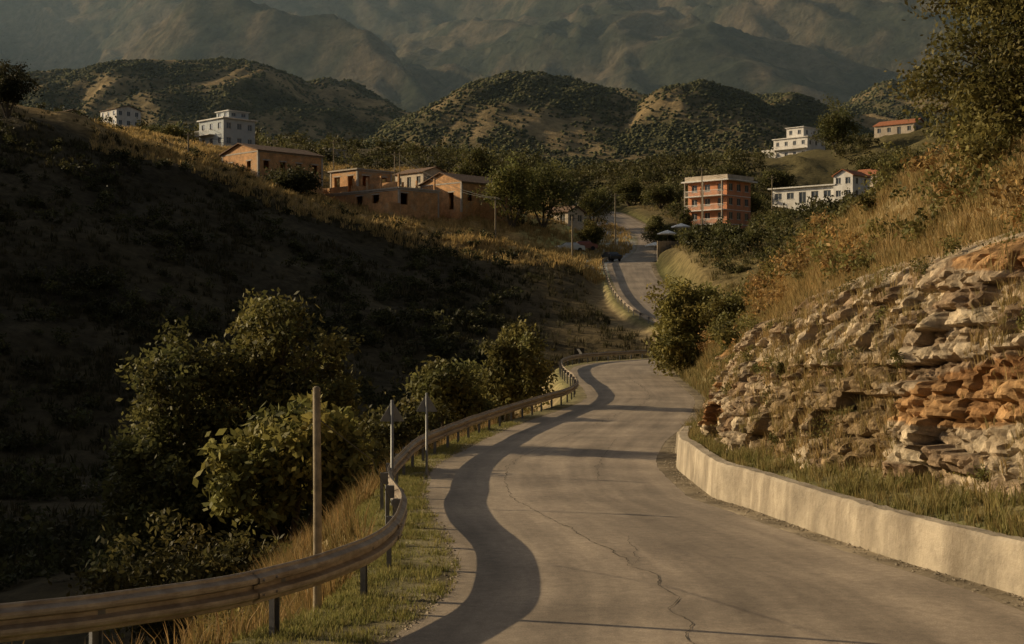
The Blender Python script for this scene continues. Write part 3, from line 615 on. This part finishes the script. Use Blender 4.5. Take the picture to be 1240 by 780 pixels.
def gable(par,x0,y0,x1,y1,z,rise,wall,roof,o=.35,axis='y'):
    mb=MB(); xm=(x0+x1)/2; ym=(y0+y1)/2; t=.14
    if axis=='y':
        mb.add([(x0,y0,z),(x1,y0,z),(xm,y0,z+rise),(x0,y1,z),(x1,y1,z),(xm,y1,z+rise)],T=[(0,1,2),(3,5,4)],m=1)
        k=rise/(xm-x0); 
        for s,xe in ((-1,x0-o),(1,x1+o)):
            ze=z-o*k+.01
            a=[(xe,y0-o,ze),(xm,y0-o,z+rise+.01),(xm,y1+o,z+rise+.01),(xe,y1+o,ze)]
            V=a+[(p[0],p[1],p[2]+t) for p in a]
            mb.add(V,[(0,1,2,3),(4,5,6,7),(0,1,5,4),(3,2,6,7),(0,3,7,4)],m=0)
    else:
        mb.add([(x0,y0,z),(x0,y1,z),(x0,ym,z+rise),(x1,y0,z),(x1,y1,z),(x1,ym,z+rise)],T=[(0,2,1),(3,4,5)],m=1)
        k=rise/(ym-y0)
        for s,ye in ((-1,y0-o),(1,y1+o)):
            ze=z-o*k+.01
            a=[(x0-o,ye,ze),(x0-o,ym,z+rise+.01),(x1+o,ym,z+rise+.01),(x1+o,ye,ze)]
            V=a+[(p[0],p[1],p[2]+t) for p in a]
            mb.add(V,[(0,1,2,3),(4,5,6,7),(0,1,5,4),(3,2,6,7),(0,3,7,4)],m=0)
    mb.obj("roof",[roof,wall],parent=par)
def bld(name,u,D,rot,dz=0):
    e=bpy.data.objects.new(name,None); scene.collection.objects.link(e); x=(u-620)/1700*D
    e.location=(x,D,gz(x,D)+dz); e.rotation_euler=(0,0,math.radians(rot)); return e
def balcony(par,x0,x1,y,z,d,m=m_white):
    mb=MB(); mb.box(x0,x1,y-d,y-.003,z-.16,z); 
    mb.box(x0,x1,y-d,y-d+.05,z+.85,z+.92); mb.box(x0,x0+.05,y-d+.05,y-.003,z+.85,z+.92); mb.box(x1-.05,x1,y-d+.05,y-.003,z+.85,z+.92)
    n=int((x1-x0)/.22)
    for k in range(n+1):
        xx=x0+.01+(x1-x0-.05)*k/n; mb.box(xx,xx+.03,y-d+.01,y-d+.04,z,z+.85)
    mb.obj("balcony",[m],parent=par)
random.seed(11)
e=bld("brick_house",330,214,-44,-.3); volume(e,-4.6,-6,4.6,6,0,4.0,1,2,4,m_brick,glass=False,ww=1.0,wh=1.3,beam=True); gable(e,-4.6,-6,4.6,6,4.0,1.3,m_brick,m_oldtile)
e=bld("brick_building",466,217,-44,-.6)
volume(e,-10,-5,9,3,0,3.4,1,5,3,m_brick,glass=False,ww=1.5,wh=1.7,jit=.4,beam=True); flat(e,-10,-5,9,3,3.4,.15,.25)
volume(e,-9.6,-3,-3.0,4,3.65,3.6,1,2,2,m_brick,glass=False,ww=1.4,wh=1.6,base=3.653,beam=True); flat(e,-9.6,-3,-3.0,4,7.25,.3,.22)
mb=MB(); mb.box(-2.6,4.5,-1.5,-1.2,3.66,5.0); mb.box(-2.6,-2.3,-4.6,-1.55,3.66,4.6); mb.box(-9.9,-3.4,-4.7,-4.45,3.66,4.6); [mb.box(a,a+.25,-4.8,-4.55,3.66,5.6) for a in (-2,1.2,4.4,8.4)]; [mb.box(a,a+.25,2.4,2.65,3.66,5.4) for a in (-2,1.2,4.4,8.4)]; mb.obj("unfinished_storey",[m_brick],parent=e)
mb=MB(); mb.box(5.0,9.5,-7.5,-5.2,-3,1.2); mb.obj("annex",[m_brick],parent=e)
e=bld("brick_house",562,222,-44,.8); volume(e,-4.6,-5,4.6,6,0,4.2,1,2,3,m_brick,glass=False,ww=1.1,beam=True); gable(e,-4.6,-5,4.6,6,4.2,1.6,m_brick,m_oldtile)
e=bld("white_house",510,262,-45,.3); volume(e,-4,-3,4,3,0,3,1,3,2,m_cream); gable(e,-4,-3,4,3,3,1.0,m_cream,m_oldtile,axis='x')
e=bld("grey_villa",275,300,-44,.4); volume(e,-4.5,-4,4.5,4,0,6.2,2,3,3,m_grey); flat(e,-4.5,-4,4.5,4,6.2,.4,.25,m_white); volume(e,-1,-2,3.5,3,6.45,1.6,1,2,2,m_grey,door=False,base=6.455); flat(e,-1,-2,3.5,3,8.05,.3,.15,m_white); balcony(e,-4.4,1,-4,3.1,1.3)
e=bld("white_house",146,415,-44,1.9); volume(e,-4.5,-4,4.5,4,0,5.4,2,3,3,m_white); gable(e,-4.5,-4,4.5,4,5.4,1.1,m_white,m_oldtile,axis='x')
e=bld("farm_house",75,360,-40,-.4); volume(e,-5,-4,5,4,0,2.8,1,3,3,m_cream); gable(e,-5,-4,5,4,2.8,1.4,m_cream,m_oldtile,axis='x')
e=bld("white_house",396,335,-46,-2.8); volume(e,-3,-3,3,3,0,4.2,2,2,2,m_cream); flat(e,-3,-3,3,3,4.2,.3,.2)
e=bld("apartment_block",871,250,-44,-1.8)
volume(e,-4.2,-3.6,4.2,3.6,0,10.0,4,3,3,m_salmon,ww=1.2,wh=1.5); flat(e,-4.2,-3.6,4.2,3.6,10.0,.9,.25,m_white); parapet(e,-4.6,-4,4.6,4,10.25,.8,m_cream)
for f in range(1,4): balcony(e,-4.1,4.1,-3.6,f*2.5,1.3); flat(e,-4.2,-3.6,4.2,3.6,f*2.5-.12,.03,.1,m_white,"floor_band")
mb=MB(); [mb.tube([(sx,-4.8,-2),(sx,-4.8,10)],[.12,.12],8) for sx in (-4,0,4)]; mb.tube([(-1,1,10.25),(-1,1,11.6)],[.5,.5],12); mb.obj("columns",[m_cream],parent=e)
e=bld("white_villa",968,430,-44,.9)
volume(e,-6,-5,6,5,0,6.4,2,4,3,m_white); flat(e,-6,-5,6,5,6.4,.4,.25,m_white); volume(e,-2,-4,4,4,6.65,3,1,2,2,m_white,door=False,base=6.655); flat(e,-2,-4,4,4,9.65,.4,.2,m_white); balcony(e,-5.8,5.8,-5,3.2,1.3)
mb=MB(); mb.box(-10.5,-6.3,-5,2,-3,3.6); mb.obj("annex",[m_white],parent=e)
e=bld("white_villa",993,285,-42,1.0)
volume(e,-9,-3.5,5,3.5,0,3.2,1,5,2,m_white,ww=1.6); flat(e,-9,-3.5,5,3.5,3.2,.7,.25,m_white); volume(e,5.3,-4,9.5,3,0,5.0,2,2,2,m_white); gable(e,5.3,-4,9.5,3,5.0,1.1,m_white,m_tile)
e=bld("tiled_house",1090,400,-40,-1.4); volume(e,-6,-4,6,4,0,3,1,4,2,m_cream); gable(e,-6,-4,6,4,3,1.6,m_cream,m_tile,axis='x')
e=bld("tiled_house",1062,300,-44,.5); volume(e,-4,-3.5,4,3.5,0,4.5,2,3,2,m_cream); gable(e,-4,-3.5,4,3.5,4.5,1.5,m_cream,m_tile,axis='x')
e=bld("small_house",684,236,-44); volume(e,-2.5,-2,2.5,2,0,2.4,1,2,2,m_cream); gable(e,-2.5,-2,2.5,2,2.4,.9,m_cream,m_oldtile,axis='x')
mb=MB(); y0=196
for i in range(14):
    x=20.3+i*.42; mb.box(x,x+.42,y0+i*.15,y0+i*.15+.5,gz(x,y0)-3,11.3+.1*random.random())
mb.obj("stone_wall",[m_stone])
for k,(px,py) in enumerate(((22.5,203),(24.6,204),(20.9,205))):
    e=bpy.data.objects.new("parasol",None); scene.collection.objects.link(e); g=gz(px,py)+.3; e.location=(px,py,g)
    mb=MB(); mb.tube([(0,0,-.6),(0,0,2.5)],[.04,.03],6); mb.obj("pole",[m_wood],parent=e)
    mb=MB(); r=1.5; V=[(0,0,2.6)]+[(r*math.cos(a),r*math.sin(a),2.1) for a in np.arange(8)*math.pi/4]+[(r*math.cos(a),r*math.sin(a),1.95) for a in np.arange(8)*math.pi/4]
    mb.add(V,[(1+i,1+(i+1)%8,9+(i+1)%8,9+i) for i in range(8)],[(0,1+i,1+(i+1)%8) for i in range(8)]); mb.obj("canopy",[m_signwhite],parent=e)
# ------------------------------------------------ cars
def car(u,D,rot,colr):
    x=(u-620)/1700*D; e=bpy.data.objects.new("parked_car",None); scene.collection.objects.link(e); e.location=(x,D,max(gz(x,D),float(roadz(D)) if XL(D)<x<XR(D) else -99)); e.rotation_euler=(0,0,rot)
    pm=M("car_paint",colr,.3,0,spec=.6)
    prof=[(-2.05,.35),(-2.1,.7),(-1.95,.92),(-1.3,.97),(-.75,1.38),(.75,1.42),(1.35,1.02),(1.95,.95),(2.08,.75),(2.08,.35)]
    mb=MB(); V=[]
    for s in (-1,1):
        for px,pz in prof: V.append((px,s*(.84 if pz<1.1 else .66),pz))
    n=len(prof); mb.add(V,[(i,i+1,n+i+1,n+i) for i in range(n-1)]+[(0,n,2*n-1,n-1)],m=0)
    for s,o in ((0,0),(1,n)):
        mb.add([V[o+i] for i in range(n)],[(0,1,2,9),(2,3,6,7),(3,4,5,6),(2,7,8,9)],m=0)
    mb.obj("body",[pm],parent=e)
    mb=MB()
    for s in (-1,1): mb.add([(-1.15,s*.80,1.0),(1.2,s*.80,1.03),(.72,s*.69,1.36),(-.7,s*.69,1.33)],[(0,1,2,3)])
    mb.add([(-1.28,-.6,1.01),(-1.28,.6,1.01),(-.8,.55,1.37),(-.8,-.55,1.37)],[(0,1,2,3)]); mb.obj("windows",[m_glass],parent=e)
    mb=MB()
    for wx in (-1.3,1.3):
        for s in (-1,1): mb.tube([(wx,s*.68,.32),(wx,s*.87,.32)],[.32,.32],14)
    mb.obj("wheels",[m_rubber],parent=e)
car(740,206,1.9,(.03,.035,.045)); car(690,206,.3,(.6,.6,.58)); car(706,209,.2,(.25,.08,.05))
# ------------------------------------------------ middle hills
def hills():
    X=np.linspace(-900,900,400); Y=np.concatenate([np.arange(440,700,9),np.arange(700,1500,6.)])
    H=[(-272,1100,82,190,190),(-150,1150,66,110,140),(6,1000,58,105,150),(60,1080,52,90,120),(123,950,50,68,130),(222,1050,58,100,150),(330,1150,70,110,160),(-480,1150,95,140,200),(430,1000,90,90,180),(-90,960,22,60,100),(190,930,26,50,80),(-20,930,30,60,70)]
    xx,yy=np.meshgrid(X,Y); z=np.interp(yy,[440,520,700,900,1200,1500],[30,44,70,92,118,140])
    hs=np.zeros_like(z)
    for cx,cy_,h,rx,ry_ in H:
        g=h*np.exp(-(np.abs((xx-cx)/rx)**2.3+np.abs((yy-cy_)/ry_)**2.1)); hs=np.maximum(hs,g)+.2*np.minimum(hs,g)
    z+=hs; V=np.stack([xx,yy,z],-1); C=np.zeros_like(V)
    for i in range(V.shape[0]):
        for j in range(V.shape[1]):
            x,y,zz=V[i,j]
            wx=x+40*noise.noise((x/150,y/150,0)); n=0; a_=1.0; s=1.0
            for o in range(4):
                nn=noise.noise((wx/95*s,y/170*s,2+o*7)); n+=a_*(1-2*math.sqrt(nn*nn+.004)); a_*=.48; s*=2.1
            a=min(1,hs[i,j]/50)
            V[i,j,2]+=(n-.8)*14*(.3+a*.7)
            t=max(0,min(1,.26+1.5*noise.noise((x/60,y/60,14))+.7*noise.noise((x/14,y/14,5))))
            C[i,j]=np.array([.062,.062,.032])*(1-t)+np.array([.27,.205,.11])*t
    return V,C
HV,HC=hills()
m_hill=M("hill_scrub",(1,1,1),.98,.5,.12,2,.2,attr=True,spec=.05)
hq=grid_quads(HV.shape[0],HV.shape[1])
mesh_obj("hills",HV.reshape(-1,3),hq,mats=[m_hill],cols=HC.reshape(-1,3),smooth=True)
hb=BVHTree.FromPolygons([tuple(v) for v in HV.reshape(-1,3)],[tuple(int(i) for i in q) for q in hq])
t=(1+5**.5)/2
ico=np.array([(-1,t,0),(1,t,0),(-1,-t,0),(1,-t,0),(0,-1,t),(0,1,t),(0,-1,-t),(0,1,-t),(t,0,-1),(t,0,1),(-t,0,-1),(-t,0,1)])/np.sqrt(1+t*t)
icf=np.array([(0,11,5),(0,5,1),(0,1,7),(0,7,10),(0,10,11),(1,5,9),(5,11,4),(11,10,2),(10,7,6),(7,1,8),(3,9,4),(3,4,2),(3,2,6),(3,6,8),(3,8,9),(4,9,5),(2,4,11),(6,2,10),(8,6,7),(9,8,1)])
P=[];S=[]
while len(P)<60000:
    y=random.uniform(600,1200); x=random.uniform(-.40,.40)*y
    if noise.noise((x/60,y/60,14))*1.5+.7*noise.noise((x/14,y/14,5))>random.uniform(-.3,.9): continue
    h=hb.ray_cast(Vector((x,y,900)),Vector((0,0,-1)))
    if h[0] is None: continue
    P.append(h[0]); S.append(random.uniform(.45,1.0)**1.5*1.8)
P=np.array(P);S=np.array(S); n=len(P)
VV=ico[None]*S[:,None,None]*rng.uniform(.6,1.3,(n,12,1))*np.array([1,1,.8])+P[:,None]+np.array([0,0,.3])
FF=(icf[None]+(np.arange(n)*12)[:,None,None]).reshape(-1,3)
cc=np.array([.072,.074,.035])*rng.uniform(.6,1.5,(n,1))
mesh_obj("hill_scrub_mass",VV.reshape(-1,3),None,FF,[m_shrub],np.repeat(cc,12,0),smooth=True)
# ------------------------------------------------ mountains
X=np.linspace(-2300,2300,540); Y=np.linspace(1500,4700,380)
V=np.zeros((len(Y),len(X),3)); C=np.zeros_like(V)
for i,y in enumerate(Y):
    bz=float(np.interp(y,[1500,1900,3000,4200,5200],[120,225,620,1150,1500]))
    f=min(1,(y-1500)/700)
    for j,x in enumerate(X):
        wx=x+120*noise.noise((x/500,y/500,8))+40*noise.noise((x/150,y/150,18)); r=0
        sx=(wx+.55*y)
        for o,(L,A) in enumerate(((820,190),(360,98),(165,54),(75,30),(34,14))):
            st=3.0 if o<3 else 1.7
            nn=noise.noise((sx/L,y/(L*st),4+o*11)); r+=A*(1-2*math.sqrt(nn*nn+.002))
        z=bz+(r-125)*f
        V[i,j]=(x,y,z)
        t=max(0,min(1,.35+1.1*noise.noise((x/170,y/170,3))+.9*noise.noise((x/40,y/40,3))))
        C[i,j]=np.array([.042,.048,.034])*(1-t)+np.array([.125,.105,.075])*t
m_mtn=M("mountain_scrub",(1,1,1),1,.6,.06,12,.06,attr=True,spec=0)
mesh_obj("mountains",V.reshape(-1,3),grid_quads(len(Y),len(X)),mats=[m_mtn],cols=C.reshape(-1,3),smooth=True)
mh=bpy.data.materials.new("haze"); mh.use_nodes=True; nt=mh.node_tree; nt.nodes.remove(nt.nodes['Principled BSDF'])
vs=N(nt,'ShaderNodeVolumeScatter'); vs.inputs['Density'].default_value=.0001; vs.inputs['Color'].default_value=(.56,.80,1,1); vs.inputs['Anisotropy'].default_value=0.1
nt.links.new(vs.outputs[0],nt.nodes['Material Output'].inputs['Volume'])
mb=MB(); mb.box(-1650,1650,640,4650,-60,1400); mb.obj("haze_air",[mh])
print("done")
